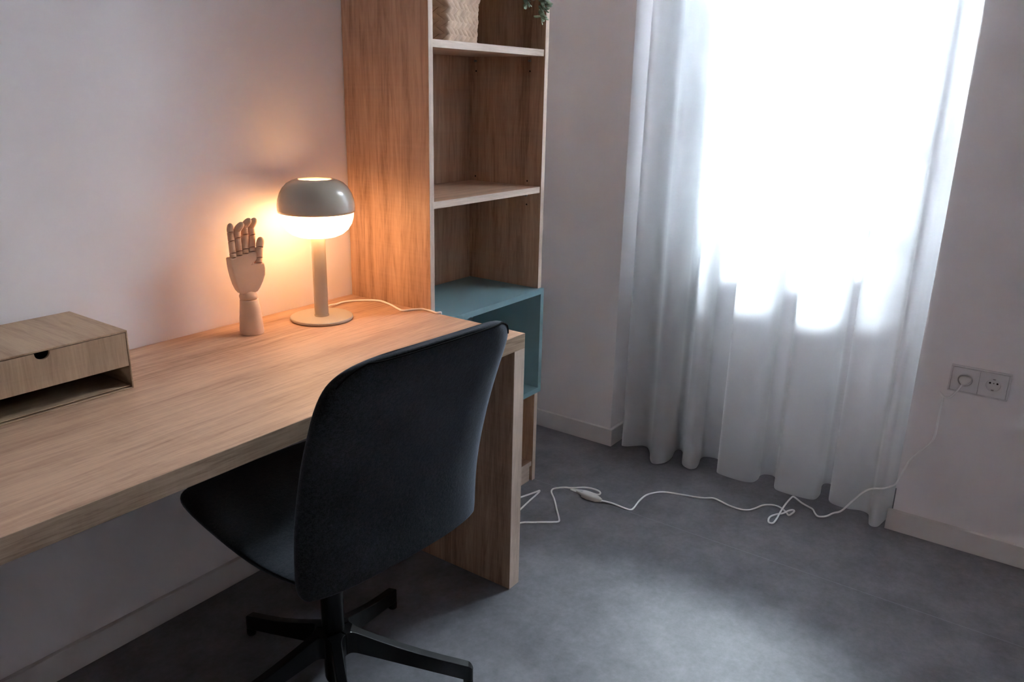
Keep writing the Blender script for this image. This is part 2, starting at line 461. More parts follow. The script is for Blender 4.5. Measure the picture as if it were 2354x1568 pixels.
# ------------------------------------------------------------------ desk
H, D, DT, DL = .745, .641, .040, .045
desk = thing('desk', 'long oak-look desk against the left wall with a solid end panel', 'desk', (-.9, -.32, 0))
bm = bmesh.new(); box(bm, -1.9, 0, -D, -.001, H - DT, H)
rel(obj('desk_top', bm, M['oak_x'], desk, bevel=.0012), desk)
bm = bmesh.new(); box(bm, -DL, 0, -D, -.016, 0, H - DT - .0005)
rel(obj('end_panel', bm, M['oak_z'], desk, bevel=.0012), desk)
bm = bmesh.new(); box(bm, -1.9, -1.9 + DL, -D, -.016, 0, H - DT - .0005)
rel(obj('end_panel', bm, M['oak_z'], desk, bevel=.0012), desk)
# edge banding
bm = bmesh.new(); box(bm, -1.9, 0, -D - .0012, -D, H - DT, H)
rel(obj('front_edge', bm, M['front'], desk, bevel=.0004), desk)
bm = bmesh.new(); box(bm, -DL, 0, -D - .0012, -D, 0, H - DT - .0005)
rel(obj('panel_edge', bm, M['edge_z'], desk, bevel=.0004), desk)

# ------------------------------------------------------------------ bookcase
B, TBK, BW = .318, .018, .5608
bc = thing('bookcase', 'tall oak-look open bookcase beside the desk with a teal compartment', 'bookcase', (BW / 2, -.16, 0))
def bpart(name, b, mat, bevel=.001, parent=None):
    bm = bmesh.new(); box(bm, *b)
    o = obj(name, bm, mat, parent or bc, bevel=bevel)
    if parent is None: rel(o, bc)
    return o
ZT, ZB, BTD = .7126, .3424, .330
X0 = .0008
def side(x0, x1, z0, z1):
    s = bpart('side_panel', (x0, x1, -B, -.004, z0, z1), M['oak_z'])
    e = bpart('panel_edge', (x0, x1, -B - .001, -B, z0, z1), M['edge_z'], .0004, s)
    return s
side(X0, TBK, ZT, 2.25)
sr_up = side(BW - TBK, BW, ZT, 2.25)
side(X0, TBK, 0, ZB)
side(BW - TBK, BW, 0, ZB)
bpart('back_panel', (TBK, BW - TBK, -.026, -.020, .06, 2.23), M['oak_z'])
def shelf(z, y0=-B + .004, mat='oak_x2', t=.0196, x0=TBK, x1=BW - TBK):
    s = bpart('shelf', (x0 + .0006, x1 - .0012, y0, -.027, z - t, z), M[mat])
    bpart('shelf_edge', (x0 + .0006, x1 - .0012, y0 - .001, y0, z - t, z), M['edge_x'], .0004, s)
    return s
shelf(1.4664); shelf(1.0497); shelf(1.87); shelf(2.25)
shelf(.076, t=.018)
bpart('plinth', (TBK + .0006, BW - TBK - .008, -B + .006, -B + .022, 0, .0575), M['edge_x'])
# teal compartment
bm = bmesh.new()
tt = .018
box(bm, X0, BW + .002, -BTD, -.03, ZT - tt, ZT)
box(bm, X0, BW + .002, -BTD, -.03, ZB, ZB + tt)
box(bm, X0, X0 + tt, -BTD, -.03, ZB + tt, ZT - tt)
box(bm, BW + .002 - tt, BW + .002, -BTD, -.03, ZB + tt, ZT - tt)
box(bm, X0 + tt, BW - tt, -.045, -.031, ZB + tt, ZT - tt)
tl = rel(obj('compartment', bm, M['teal'], bc), bc); tl['label'] = 'teal painted box compartment'
# pegs and bore holes in the right-hand side panel
xs = BW - TBK
for y in (-.264, -.050):
    for z in (1.434, 1.018):
        bm = bmesh.new(); tube(bm, [(xs - .009, y, z), (xs, y, z)], .0035, 12)
        rel(obj('shelf_peg', bm, M['steel'], bc, smooth=True), bc)
    for z in (1.403, 1.064, .988):
        bm = bmesh.new(); tube(bm, [(xs - .0006, y, z), (xs + .0004, y, z)], .0027, 12)
        rel(obj('bore_hole', bm, M['hole'], bc), bc)

# ------------------------------------------------------------------ desk organiser
ox0, ox1, oy0, oy1, oz0, oz1 = -1.160, -.8335, -.243, -.016, .7452, .868
og = thing('desk_organiser', 'oak-veneer letter tray box with one drawer on the left of the desk', 'organiser', ((ox0 + ox1) / 2, (oy0 + oy1) / 2, oz0))
pt = .0035
def opart(name, b, mat, bevel=.0008, parent=None):
    bm = bmesh.new(); box(bm, *b)
    o = obj(name, bm, mat, parent or og, bevel=bevel)
    if parent is None: rel(o, og)
    return o
zd = .794
opart('top_panel', (ox0, ox1, oy0, oy1, oz1 - pt, oz1), M['box_y'])
opart('side_panel', (ox0, ox0 + pt, oy0, oy1, oz0, oz1 - pt), M['box_y'])
opart('side_panel', (ox1 - pt, ox1, oy0, oy1, oz0, oz1 - pt), M['box_y'])
opart('back_panel', (ox0 + pt, ox1 - pt, oy1 - pt, oy1, oz0, oz1 - pt), M['box_x'])
opart('base_panel', (ox0 + pt, ox1 - pt, oy0, oy1 - pt, oz0, oz0 + .0025), M['box_x'])
opart('tray', (ox0 + pt + .001, ox1 - pt - .001, oy0 + .004, oy1 - pt - .001, oz0 + .0045, oz0 + .0065), M['box_x'])
# drawer front with a half-round finger notch
xn, rn = -.9985, .0135
zt = oz1 - pt - .0012
poly = [(ox0 + pt + .0008, zd), (ox1 - pt - .0008, zd), (ox1 - pt - .0008, zt)]
for k in range(15):
    a = -PI * k / 14
    poly.append((xn + rn * math.cos(a), zt + (.9 * rn) * math.sin(a) - (.002 if 0 < k < 14 else 0)))
poly.append((ox0 + pt + .0008, zt))
bm = bmesh.new(); prism(bm, poly, 'y', oy0 + .0005, oy0 + .006)
dr = rel(obj('drawer', bm, M['box_z'], og, bevel=.0006), og)
bm = bmesh.new()
box(bm, ox0 + .008, ox1 - .008, oy0 + .008, oy1 - .01, zd + .001, zd + .003)
box(bm, ox0 + .008, ox0 + .011, oy0 + .008, oy1 - .01, zd + .003, zt - .005)
box(bm, ox1 - .011, ox1 - .008, oy0 + .008, oy1 - .01, zd + .003, zt - .005)
box(bm, ox0 + .011, ox1 - .011, oy1 - .013, oy1 - .01, zd + .003, zt - .005)
obj('drawer_tray', bm, M['hole'], dr)

# ------------------------------------------------------------------ table lamp
LX, LY = -.238, -.1385
lamp = thing('table_lamp', 'lit mushroom table lamp, grey shade over white glass, on the desk', 'lamp', (LX, LY, H))
bm = bmesh.new(); lathe(bm, [(.078, 0), (.0815, .001), (.083, .004), (.0825, .0075), (.080, .009), (.02, .009)], 96)
obj('base', bm, M['lamp_base'], lamp, smooth=True, bevel=0)
bm = bmesh.new(); lathe(bm, [(.0185, .009), (.0185, .236)], 48, close_bottom=False, close_top=False)
lathe(bm, [(.0195, .009), (.0195, .012), (.0186, .013)], 48, close_bottom=False, close_top=False)
obj('stem', bm, M['lamp_grey'], lamp, smooth=True)
zz = -H
dif = [(.002, .968), (.036, .968), (.052, .9705), (.067, .977), (.080, .988), (.0895, 1.003), (.094, 1.018), (.0955, 1.033), (.095, 1.050),
       (.090, 1.072), (.080, 1.090), (.066, 1.101), (.050, 1.107), (.042, 1.109), (.002, 1.110)]
bm = bmesh.new(); lathe(bm, [(r, z + zz) for r, z in dif], 96)
obj('glass_shade', bm, M['opal'], lamp, smooth=True)['label'] = 'glowing white glass lower shade'
cap = [(.0965, 1.0335), (.0985, 1.0335), (.0992, 1.040), (.0992, 1.052), (.0970, 1.066), (.0915, 1.082), (.083, 1.096), (.072, 1.107), (.060, 1.1135), (.050, 1.1165), (.044, 1.1175), (.0425, 1.1160),
       (.0425, 1.112), (.052, 1.1100), (.067, 1.1035), (.0815, 1.0925), (.0915, 1.074), (.0965, 1.052), (.0965, 1.0335)]
bm = bmesh.new(); lathe(bm, [(r, z + zz) for r, z in cap], 96, close_bottom=False, close_top=False)
bmesh.ops.remove_doubles(bm, verts=bm.verts[:], dist=1e-6)
obj('shade_cap', bm, M['lamp_grey'], lamp, smooth=True)['label'] = 'glossy grey metal shade cap'

# ------------------------------------------------------------------ power cord
cd = thing('power_cord', 'white power cord running from the lamp over the floor to the wall socket', 'power cord', (.55, -.53, 0))
rc = .0030
desk_pts = [(-.2265, -.122, .7565), (-.205, -.109, .7565), (-.180, -.095, .757), (-.155, -.078, .754), (-.118, -.066, .7485), (-.09, -.062, .748), (-.052, -.078, .748), (-.013, -.126, .748), (-.020, -.178, .748), (-.042, -.234, .748),
            (-.047, -.258, .748), (-.020, -.272, .748), (.000, -.290, .748), (.0, -.318, .748), (-.006, -.345, .748), (.0035, -.352, .7485), (.0045, -.353, .742), (.005, -.354, .70), (.008, -.356, .5), (.006, -.356, .25), (.012, -.358, .03),
            (.03, -.362, .004), (.12, -.362, .004), (.24, -.366, .012), (.33, -.374, .024)]
loop_pts = [(.362, -.385, .028), (.398, -.400, .03), (.435, -.411, .03), (.452, -.412, .027), (.446, -.410, .02), (.39, -.410, .012), (.325, -.414, .006), (.22, -.424, .004), (.12, -.432, .004), (.06, -.440, .004), (.045, -.455, .004), (.08, -.466, .004), (.16, -.461, .004)]
s1 = [(.258, -.458, .004), (.299, -.497, .004), (.334, -.540, .004), (.35, -.555, .004), (.368, -.546, .004), (.412, -.509, .004), (.468, -.463, .004), (.504, -.428, .004), (.525, -.419, .004), (.539, -.428, .006), (.55, -.452, .012)]
s2 = [(.56, -.478, .014), (.591, -.512, .014), (.6, -.545, .014), (.596, -.568, .014), (.584, -.577, .013), (.574, -.568, .012), (.568, -.530, .015), (.558, -.495, .012), (.551, -.478, .011), (.5495, -.493, .011), (.549, -.508, .011)]
s3 = [(.548, -.600, .010), (.556, -.612, .008), (.566, -.640, .004), (.562, -.679, .004), (.564, -.704, .004), (.582, -.709, .004), (.64, -.701, .004), (.692, -.702, .004), (.732, -.722, .004), (.753, -.746, .004), (.768, -.789, .004), (.785, -.846, .004),
      (.798, -.873, .004), (.815, -.896, .004), (.811, -.923, .004), (.799, -.96, .004), (.797, -.998, .004), (.808, -1.024, .004), (.836, -1.040, .004), (.870, -1.052, .004), (.889, -1.069, .004), (.897, -1.091, .004), (.890, -1.113, .004),
      (.872, -1.133, .004), (.857, -1.146, .005), (.866, -1.153, .009), (.883, -1.156, .011), (.890, -1.149, .011), (.877, -1.138, .010), (.857, -1.127, .006), (.838, -1.111, .0045), (.814, -1.1, .004), (.792, -1.100, .004),
      (.771, -1.108, .004), (.775, -1.120, .004), (.802, -1.122, .006), (.840, -1.120, .0095), (.872, -1.118, .0105), (.926, -1.114, .006), (.985, -1.114, .004), (1.0, -1.120, .004), (.975, -1.152, .004), (.960, -1.180, .004), (.950, -1.199, .004), (.925, -1.214, .004), (.912, -1.229, .004),
      (.928, -1.249, .005), (.940, -1.268, .018), (.935, -1.293, .038), (.925, -1.323, .089), (.918, -1.351, .132), (.914, -1.375, .154), (.914, -1.406, .165), (.925, -1.425, .173), (.935, -1.438, .184), (.95, -1.447, .214), (.965, -1.46, .256), (.97, -1.481, .291), (.975, -1.506, .326), (.975, -1.515, .355),
      (.975, -1.516, .416), (.97, -1.518, .478), (.965, -1.514, .491), (.955, -1.508, .503), (.945, -1.513, .503), (.943, -1.524, .495), (.943, -1.538, .498), (.946, -1.550, .515), (.953, -1.560, .535), (.960, -1.563, .543)]
bm = bmesh.new()
tube(bm, catmull(desk_pts + loop_pts + s1 + s2, 5), rc, 8)
tube(bm, catmull(s3, 5), rc, 8)
rel(obj('cable', bm, M['cable'], cd, smooth=True), cd)
# inline switch
sw0, sw1 = Vector((.5495, -.503, .011)), Vector((.5478, -.603, .011))
bm = bmesh.new()
secs = [(0, .0045, .0045), (.10, .005, .005), (.22, .006, .0055), (.235, .010, .0075), (.25, .0125, .0105), (.5, .0155, .0115), (.78, .0125, .0105), (.9, .0085, .0085), (.97, .006, .006), (1.0, .0055, .0055)]
d = (sw1 - sw0); dn = d.normalized(); sd = Vector((dn.y, -dn.x, 0)).normalized(); up = Vector((0, 0, 1))
rings = []
for t_, a, b_ in secs:
    ring = []
    for k in range(24):
        th = 2 * PI * k / 24; c_, s_ = math.cos(th), math.sin(th)
        q = .6
        ring.append(bm.verts.new(sw0 + d * t_ + sd * a * math.copysign(abs(c_) ** q, c_) + up * (b_ * math.copysign(abs(s_) ** q, s_) + .001)))
    rings.append(ring)
for a, b_ in zip(rings[:-1], rings[1:]):
    for k in range(24): bm.faces.new((a[k], a[(k + 1) % 24], b_[(k + 1) % 24], b_[k]))
bm.faces.new(rings[0][::-1]); bm.faces.new(rings[-1])
rel(obj('inline_switch', bm, M['plastic'], cd, smooth=True, bevel=0), cd)['label'] = 'white inline rocker switch'

# wall socket
sk = thing('wall_socket', 'double white wall socket right of the curtain, with a plug in its left half', 'wall socket', (WX, -1.602, .548))
def annulus(bm, y0, z0, half, r, xf, depth, n=32):
    """square plate front with round recess, facing -x"""
    sq, ci, cb = [], [], []
    for k in range(n):
        a = 2 * PI * k / n + PI / 4
        c_, s_ = math.cos(a), math.sin(a)
        m_ = half / max(abs(c_), abs(s_))
        sq.append(bm.verts.new((xf, y0 + m_ * c_, z0 + m_ * s_)))
        ci.append(bm.verts.new((xf, y0 + r * c_, z0 + r * s_)))
        cb.append(bm.verts.new((xf + depth, y0 + r * .93 * c_, z0 + r * .93 * s_)))
    bk = [bm.verts.new((WX - .0006, v.co.y, v.co.z)) for v in sq]
    for k in range(n):
        j = (k + 1) % n
        bm.faces.new((sq[k], sq[j], ci[j], ci[k])); bm.faces.new((ci[k], ci[j], cb[j], cb[k])); bm.faces.new((sq[j], sq[k], bk[k], bk[j]))
    bm.faces.new(cb)
ys1, ys2, zs = -1.5655, -1.6385, .548
bm = bmesh.new()
# outer bevelled frame made of four bars and a middle bar
fy, fz, fw = .0785, .0415, .0045
for (a, b_, c_, d_) in ((-1.602 - fy, -1.602 + fy, zs + fz - fw, zs + fz), (-1.602 - fy, -1.602 + fy, zs - fz, zs - fz + fw),
                       (-1.602 - fy, -1.602 - fy + fw, zs - fz + fw, zs + fz - fw), (-1.602 + fy - fw, -1.602 + fy, zs - fz + fw, zs + fz - fw)):
    box(bm, WX - .0085, WX - .0004, a, b_, c_, d_)
rel(obj('frame_plate', bm, M['socket'], sk, bevel=.0015), sk)
for ys in (ys1, ys2):
    bm = bmesh.new(); annulus(bm, ys, zs, .0358, .0195, WX - .0105, .0095)
    ins = rel(obj('socket_insert', bm, M['socket'], sk, bevel=.0008), sk)
    if ys == ys2:
        for dy in (-.0095, .0095):
            bm = bmesh.new(); tube(bm, [(WX - .0016, ys + dy, zs + .004), (WX - .0009, ys + dy, zs + .004)], .0027, 14)
            obj('contact_hole', bm, M['hole'], ins)
        bm = bmesh.new(); tube(bm, [(WX - .0016, ys, zs + .004), (WX - .0009, ys, zs + .004)], .002, 12)
        obj('contact_hole', bm, M['steel'], ins)
        for s_ in (-1, 1):
            bm = bmesh.new(); box(bm, WX - .006, WX - .0012, ys - .0035, ys + .0035, zs + s_ * .0155, zs + s_ * .0175)
            obj('earth_clip', bm, M['steel'], ins)
# plug
bm = bmesh.new()
secs = [(WX - .0008, .0165, .0085), (WX - .014, .016, .0085), (WX - .022, .0125, .008), (WX - .031, .0065, .0062), (WX - .036, .0042, .0042)]
rings = []
for i, (x, a, b_) in enumerate(secs):
    dz = -.0025 * i
    rings.append([bm.verts.new((x, ys1 + a * math.cos(2 * PI * k / 24) + .0006 * i, zs + .003 + dz + b_ * math.sin(2 * PI * k / 24))) for k in range(24)])
for a, b_ in zip(rings[:-1], rings[1:]):
    for k in range(24): bm.faces.new((a[k], a[(k + 1) % 24], b_[(k + 1) % 24], b_[k]))
bm.faces.new(rings[0][::-1]); bm.faces.new(rings[-1])
rel(obj('plug', bm, M['plastic'], cd, smooth=True), cd)

# ------------------------------------------------------------------ mannequin hand
hd = thing('wooden_hand', 'jointed wooden mannequin hand standing upright on the desk beside the lamp', 'mannequin hand', (-.439, -.105, H), math.radians(-12))
def ell_stack(bm, secs, n=32):
    """secs: (cx, cy, z, rx, ry)"""
    rings = []
    for cx, cy, z, rx, ry in secs:
        rings.append([bm.verts.new((cx + rx * math.cos(2 * PI * k / n), cy + ry * math.sin(2 * PI * k / n), z)) for k in range(n)])
    for a, b in zip(rings[:-1], rings[1:]):
        for k in range(n): bm.faces.new((a[k], a[(k + 1) % n], b[(k + 1) % n], b[k]))
    bm.faces.new(rings[0][::-1]); bm.faces.new(rings[-1])
bm = bmesh.new()
ell_stack(bm, [(0, 0, .0, .0285, .0285), (0, 0, .0012, .0297, .0297), (0, 0, .03, .0282, .0282), (0, 0, .06, .0258, .0258), (-.001, 0, .086, .0228, .0228), (-.001, 0, .0885, .0215, .0215)])
obj('forearm', bm, M['hand'], hd, smooth=True)
bm = bmesh.new()
ell_stack(bm, [(-.0015, 0, .0885, .0205, .019), (-.0015, 0, .0905, .0222, .021), (-.002, 0, .098, .0226, .021), (-.002, 0, .104, .0205, .018), (-.002, 0, .110, .016, .013)])
obj('wrist', bm, M['hand'], hd, smooth=True)
# palm: outline with the thumb notch, extruded and rounded
bm = bmesh.new()
outline = [(-.0225, .1045), (-.0290, .1135), (-.0345, .1290), (-.0385, .1470), (-.0415, .1640), (-.0435, .1810), (-.0448, .1975), (-.0380, .1972), (-.0200, .2020), (-.0020, .2062), (.0150, .2088), (.0242, .2095),
           (.0232, .1985), (.0200, .1880), (.0112, .1790), (.0200, .1778), (.0380, .1785), (.0397, .1640), (.0385, .1470), (.0330, .1320), (.0245, .1150), (.0180, .1065), (0, .1035)]
yt = lambda z: .0125 + .0045 * math.sin(max(0, min(1, (z - .10) / .11)) * PI)
outline = [(x * 1.04, z) for x, z in outline]
A = [bm.verts.new((x, -yt(z), z)) for x, z in outline]
Bv = [bm.verts.new((x, yt(z), z)) for x, z in outline]
n = len(outline)
bm.faces.new(A); bm.faces.new(Bv[::-1])
for i in range(n): bm.faces.new((A[i], Bv[i], Bv[(i + 1) % n], A[(i + 1) % n]))
obj('palm', bm, M['hand'], hd, smooth=True, bevel=.0055, seg=5)
def finger(name, pts, r0, r1):
    """pts: root, joints, tip (x, y, z) in hand space: turned wooden segments with ball joints"""
    P = [Vector(p) for p in pts]
    f = None
    for i in range(len(P) - 1):
        a, b = P[i], P[i + 1]; L = (b - a).length; last = i == len(P) - 2
        ra = r0 + (r1 - r0) * i / (len(P) - 1); rb = r0 + (r1 - r0) * (i + 1) / (len(P) - 1)
        bm = bmesh.new()
        prof = []
        if last:
            prof = [(0, ra * .80), (.04, ra * .98), (.3, ra * 1.05), (.6, ra * .98), (.78, ra * .85), (.90, ra * .62), (.97, ra * .35), (1.0, ra * .08)]
        else:
            prof = [(0, ra * .80), (.05, ra), (.5, (ra + rb) / 2 * .97), (.93, rb), (.985, rb * .80)]
        pp = [a + (b - a) * t for t, _ in prof]
        rr = [r for _, r in prof]
        tube(bm, pp, 1, 20, rfun=lambda t, rr=rr: rr[int(round(t * (len(rr) - 1)))])
        s = obj(name if f is None else 'finger_segment', bm, M['hand'], hd if f is None else f, smooth=True)
        if f is None: f = s
        bm = bmesh.new()
        bmesh.ops.create_uvsphere(bm, u_segments=16, v_segments=10, radius=ra * .86, matrix=Matrix.Translation(a))
        obj('finger_joint', bm, M['hand'], f, smooth=True)
        # dark slot of the joint pin on the palm side
        bm = bmesh.new()
        dd = (b - a).normalized(); ax = dd.cross(Vector((0, 1, 0))).normalized()
        arc = []
        for k in range(9):
            th = math.radians(-58 + 116 * k / 8)
            arc.append(a + dd * (ra * (.30 - .35 * (1 - math.cos(th)))) + ax * ra * 1.0 * math.sin(th) + Vector((0, -1, 0)) * ra * 1.0 * math.cos(th))
        tube(bm, arc, .0007, 6, rfun=lambda t: .0002 + .0007 * math.sin(PI * t))
        obj('joint_slot', bm, M['hand_joint'], f, smooth=True)
    return f
finger('little_finger', [(-.0335, -.003, .196), (-.0345, -.004, .2080), (-.0360, -.005, .2380), (-.0385, -.008, .2600), (-.0385, -.013, .2825)], .0086, .0074)
finger('ring_finger', [(-.0185, -.003, .200), (-.0185, -.003, .2110), (-.0200, -.004, .2440), (-.0225, -.010, .2650), (-.0115, -.024, .2830)], .0092, .0080)
finger('middle_finger', [(-.0030, -.003, .203), (-.0030, -.003, .2145), (-.0005, -.003, .2500), (-.0025, -.008, .2720), (.0085, -.022, .2905)], .0094, .0082)
finger('index_finger', [(.0150, -.002, .206), (.0152, -.002, .2165), (.0182, -.002, .2470), (.0150, -.005, .2680), (.0240, -.016, .2900)], .0092, .0080)
finger('thumb', [(.0275, -.006, .177), (.0285, -.008, .1900), (.0310, -.011, .2170), (.0362, -.014, .2425)], .0098, .0090)

# ------------------------------------------------------------------ swivel chair
ch = thing('desk_chair', 'charcoal upholstered swivel chair with black star base pushed under the desk', 'chair', (-.5975, -.5386, 0), math.radians(-3.7))
def interp(tab, v):
    if v <= tab[0][0]: return tab[0][1]
    for (a, x), (b, y) in zip(tab[:-1], tab[1:]):
        if v <= b:
            t = (v - a) / (b - a); t = t * t * (3 - 2 * t) * .35 + t * .65
            return x + (y - x) * t
    return tab[-1][1]
SP = [(.448, -.256), (.50, -.257), (.56, -.260), (.62, -.269), (.70, -.287), (.76, -.304), (.82, -.326), (.87, -.346), (.92, -.362)]
WP = [(.448, .222), (.456, .232), (.47, .236), (.50, .236), (.62, .237), (.75, .236), (.84, .233), (.87, .228), (.89, .219), (.905, .204), (.915, .186), (.922, .160), (.926, .12)]
zs_ = [.449, .452, .460, .475, .51, .56, .62, .68, .74, .80, .84, .87, .885, .897, .906, .9135, .919, .9228, .925]
TPn = [(.449, .45), (.452, .7), (.460, .9), (.475, 1), (.88, 1), (.9, .92), (.915, .75), (.9228, .5), (.926, .3)]
bm = bmesh.new(); NR = 72; rings = []; seam = []
for z in zs_:
    Wd_ = interp(WP, z); T = .046 * interp(TPn, z); s0 = interp(SP, z)
    ring = []
    crown = .006 if z > .9 else 0
    for k in range(NR):
        th = 2 * PI * k / NR; c_, s_ = math.cos(th), math.sin(th)
        ex, ey = .30, .75
        x = Wd_ * math.copysign(abs(c_) ** ex, c_)
        tt_ = T * (.5 + .5 * math.copysign(abs(s_) ** ey, s_))
        u = x / .236
        y = s0 - .004 + tt_ + .024 * abs(u) ** 2.4
        zz_ = z + (crown * (1 - u * u) * max(0, (z - .9) / .025))
        ring.append(bm.verts.new((x, y, zz_)))
    rings.append(ring)
for a, b in zip(rings[:-1], rings[1:]):
    for k in range(NR): bm.faces.new((a[k], a[(k + 1) % NR], b[(k + 1) % NR], b[k]))
bm.faces.new(rings[0][::-1]); bm.faces.new(rings[-1])
ks = int(NR * .905)
left, right = [], []
for r in rings[3:-2]:
    pass
top = rings[-3]
def outp(ring, k, o=.0006):
    v = ring[k % NR].co; return Vector((v.x, v.y - o, v.z + o * .3))
kR, kL = int(NR * .93), int(NR * .57)
seam_pts = [outp(r, kL) for r in rings[-7:-3]] + [outp(rings[-3], k) for k in range(kL, kR + 1)] + [outp(r, kR) for r in rings[-4:-8:-1]]
bk_ = obj('backrest', bm, M['felt'], ch, smooth=True, subsurf=1)
bm = bmesh.new(); tube(bm, seam_pts, .0016, 6)
obj('seam', bm, plain('seam_thread', (.002, .002, .002), .9, .1), bk_, smooth=True)
# seat shell: rows from the front lip to the back
SS = [(-.240, .466, .200, .010), (-.228, .469, .222, .018), (-.16, .466, .231, .026), (-.10, .463, .234, .030), (-.02, .465, .233, .032), (.06, .472, .231, .032), (.13, .480, .229, .032), (.18, .486, .226, .030), (.212, .489, .220, .028), (.232, .490, .208, .024), (.245, .490, .188, .020), (.252, .490, .155, .014), (.255, .490, .11, .008)]
bm = bmesh.new(); rings = []
for y, z, w_, T in SS:
    ring = []
    for k in range(NR):
        th = 2 * PI * k / NR; c_, s_ = math.cos(th), math.sin(th)
        x = w_ * math.copysign(abs(c_) ** .35, c_)
        u = x / .235
        zt_ = z - T * .5 + T * .5 * math.copysign(abs(s_) ** .75, s_) + .012 * abs(u) ** 2.2 + .008
        ring.append(bm.verts.new((x, y + .008 * (1 - u * u) * (1 if y > .2 else 0), zt_)))
    rings.append(ring)
for a, b in zip(rings[:-1], rings[1:]):
    for k in range(NR): bm.faces.new((a[k], a[(k + 1) % NR], b[(k + 1) % NR], b[k]))
bm.faces.new(rings[0][::-1]); bm.faces.new(rings[-1])
obj('seat', bm, M['felt'], ch, smooth=True, subsurf=1)
# mechanism, lever, column
bm = bmesh.new(); box(bm, -.06, .06, -.11, .09, .385, .412)
obj('seat_mechanism', bm, M['black'], ch, bevel=.01, seg=4)
bm = bmesh.new(); tube(bm, [(.02, -.03, .392), (.13, -.035, .390), (.19, -.04, .386)], .005, 10)
obj('lever', bm, M['black'], ch, smooth=True)
bm = bmesh.new(); lathe(bm, [(.018, .018), (.0225, .022), (.0245, .03), (.0250, .12), (.0262, .255), (.0250, .266), (.020, .272)], 40)
obj('column', bm, M['black'], ch, smooth=True)
bm = bmesh.new(); lathe(bm, [(.0145, .270), (.0145, .387)], 32)
obj('gas_lift', bm, plain('dark_chrome', (.05, .05, .055), .12, .5, metal=1), ch, smooth=True)
# star base: five legs, each with its half of the fillets between legs
def leg_mesh(ang):
    bm = bmesh.new()
    h, rho, R = .0115, .030, .322
    half = math.radians(36); dc = (rho + h) / math.sin(half)
    top_side = []
    cx, cy = dc * math.cos(half), dc * math.sin(half)
    a0, a1 = PI + half, 1.5 * PI
    for k in range(9):
        a = a0 + (a1 - a0) * k / 8
        top_side.append((cx + rho * math.cos(a), cy + rho * math.sin(a)))
    for x in (.10, .15, .20, .25, .29, R - h): top_side.append((x, h * (1 - .06 * x / R)))
    tip = [(R - h + h * math.cos(a), h * math.sin(a)) for a in (math.radians(60), math.radians(30), 0, math.radians(-30), math.radians(-60))]
    poly = [(.008, .0)] + top_side + tip + [(x, -y) for x, y in top_side[::-1]]
    def zt(x):
        t = max(0, min(1, (x - .04) / (R - .04)))
        z = .157 - .100 * t - .008 * math.sin(PI * t)
        if x > R - .016: z -= .010 * ((x - (R - .016)) / .016) ** 2
        return z
    def zb(x):
        t = max(0, min(1, (x - .04) / (R - .04)))
        z = .100 - .084 * t
        return max(z, .014)
    ca, sa = math.cos(ang), math.sin(ang)
    A = [bm.verts.new((x * ca - y * sa, x * sa + y * ca, zb(x))) for x, y in poly]
    Bt_ = [bm.verts.new((x * ca - y * sa, x * sa + y * ca, zt(x))) for x, y in poly]
    n = len(poly)
    for i in range(n): bm.faces.new((A[i], A[(i + 1) % n], Bt_[(i + 1) % n], Bt_[i]))
    bmesh.ops.triangle_fill(bm, use_beauty=True, edges=[bm.edges.get((A[i], A[(i + 1) % n])) for i in range(n)])
    bmesh.ops.triangle_fill(bm, use_beauty=True, edges=[bm.edges.get((Bt_[i], Bt_[(i + 1) % n])) for i in range(n)])
    return bm
for k in range(5):
    a = math.radians(90.7 + 3.7 + 72 * k)
    lg = obj('leg', leg_mesh(a), M['black'], ch, smooth=False, bevel=.0028, seg=3)
    bm = bmesh.new(); lathe(bm, [(.010, 0), (.0115, .002), (.0115, .016), (.006, .018)], 24, .310 * math.cos(a), .310 * math.sin(a))
    obj('foot', bm, M['rubber'], lg, smooth=True)

# ------------------------------------------------------------------ basket on the shelf
SZ = 1.4664
bk = thing('woven_basket', 'woven palm-leaf basket with folded rim on the bookcase shelf', 'basket', (.172, -.205, SZ), math.radians(14))
hw, hd_ = .106, .078
def rr_pt(s, off=0.0, hwx=hw, hdy=hd_, rad=.018):
    """point on a rounded rectangle, s in metres along the perimeter, starting at the front-left corner"""
    a, b = hwx - rad, hdy - rad
    segs = [('l', (-a, -hdy), (1, 0), 2 * a), ('c', (a, -b), -PI / 2, rad), ('l', (hwx, -b), (0, 1), 2 * b), ('c', (a, b), 0, rad),
            ('l', (a, hdy), (-1, 0), 2 * a), ('c', (-a, b), PI / 2, rad), ('l', (-hwx, b), (0, -1), 2 * b), ('c', (-a, -b), PI, rad)]
    tot = sum(q[3] if q[0] == 'l' else PI / 2 * rad for q in segs)
    s = s % tot
    for q in segs:
        L = q[3] if q[0] == 'l' else PI / 2 * rad
        if s <= L + 1e-9:
            if q[0] == 'l':
                (x, y), (dx, dy) = q[1], q[2]
                nx, ny = dy, -dx
                return (x + dx * s + nx * off, y + dy * s + ny * off), tot
            (cx, cy), a0 = q[1], q[2]
            a_ = a0 + s / rad
            return (cx + (rad + off) * math.cos(a_), cy + (rad + off) * math.sin(a_)), tot
        s -= L
    return (0, 0), tot
_, per = rr_pt(0)
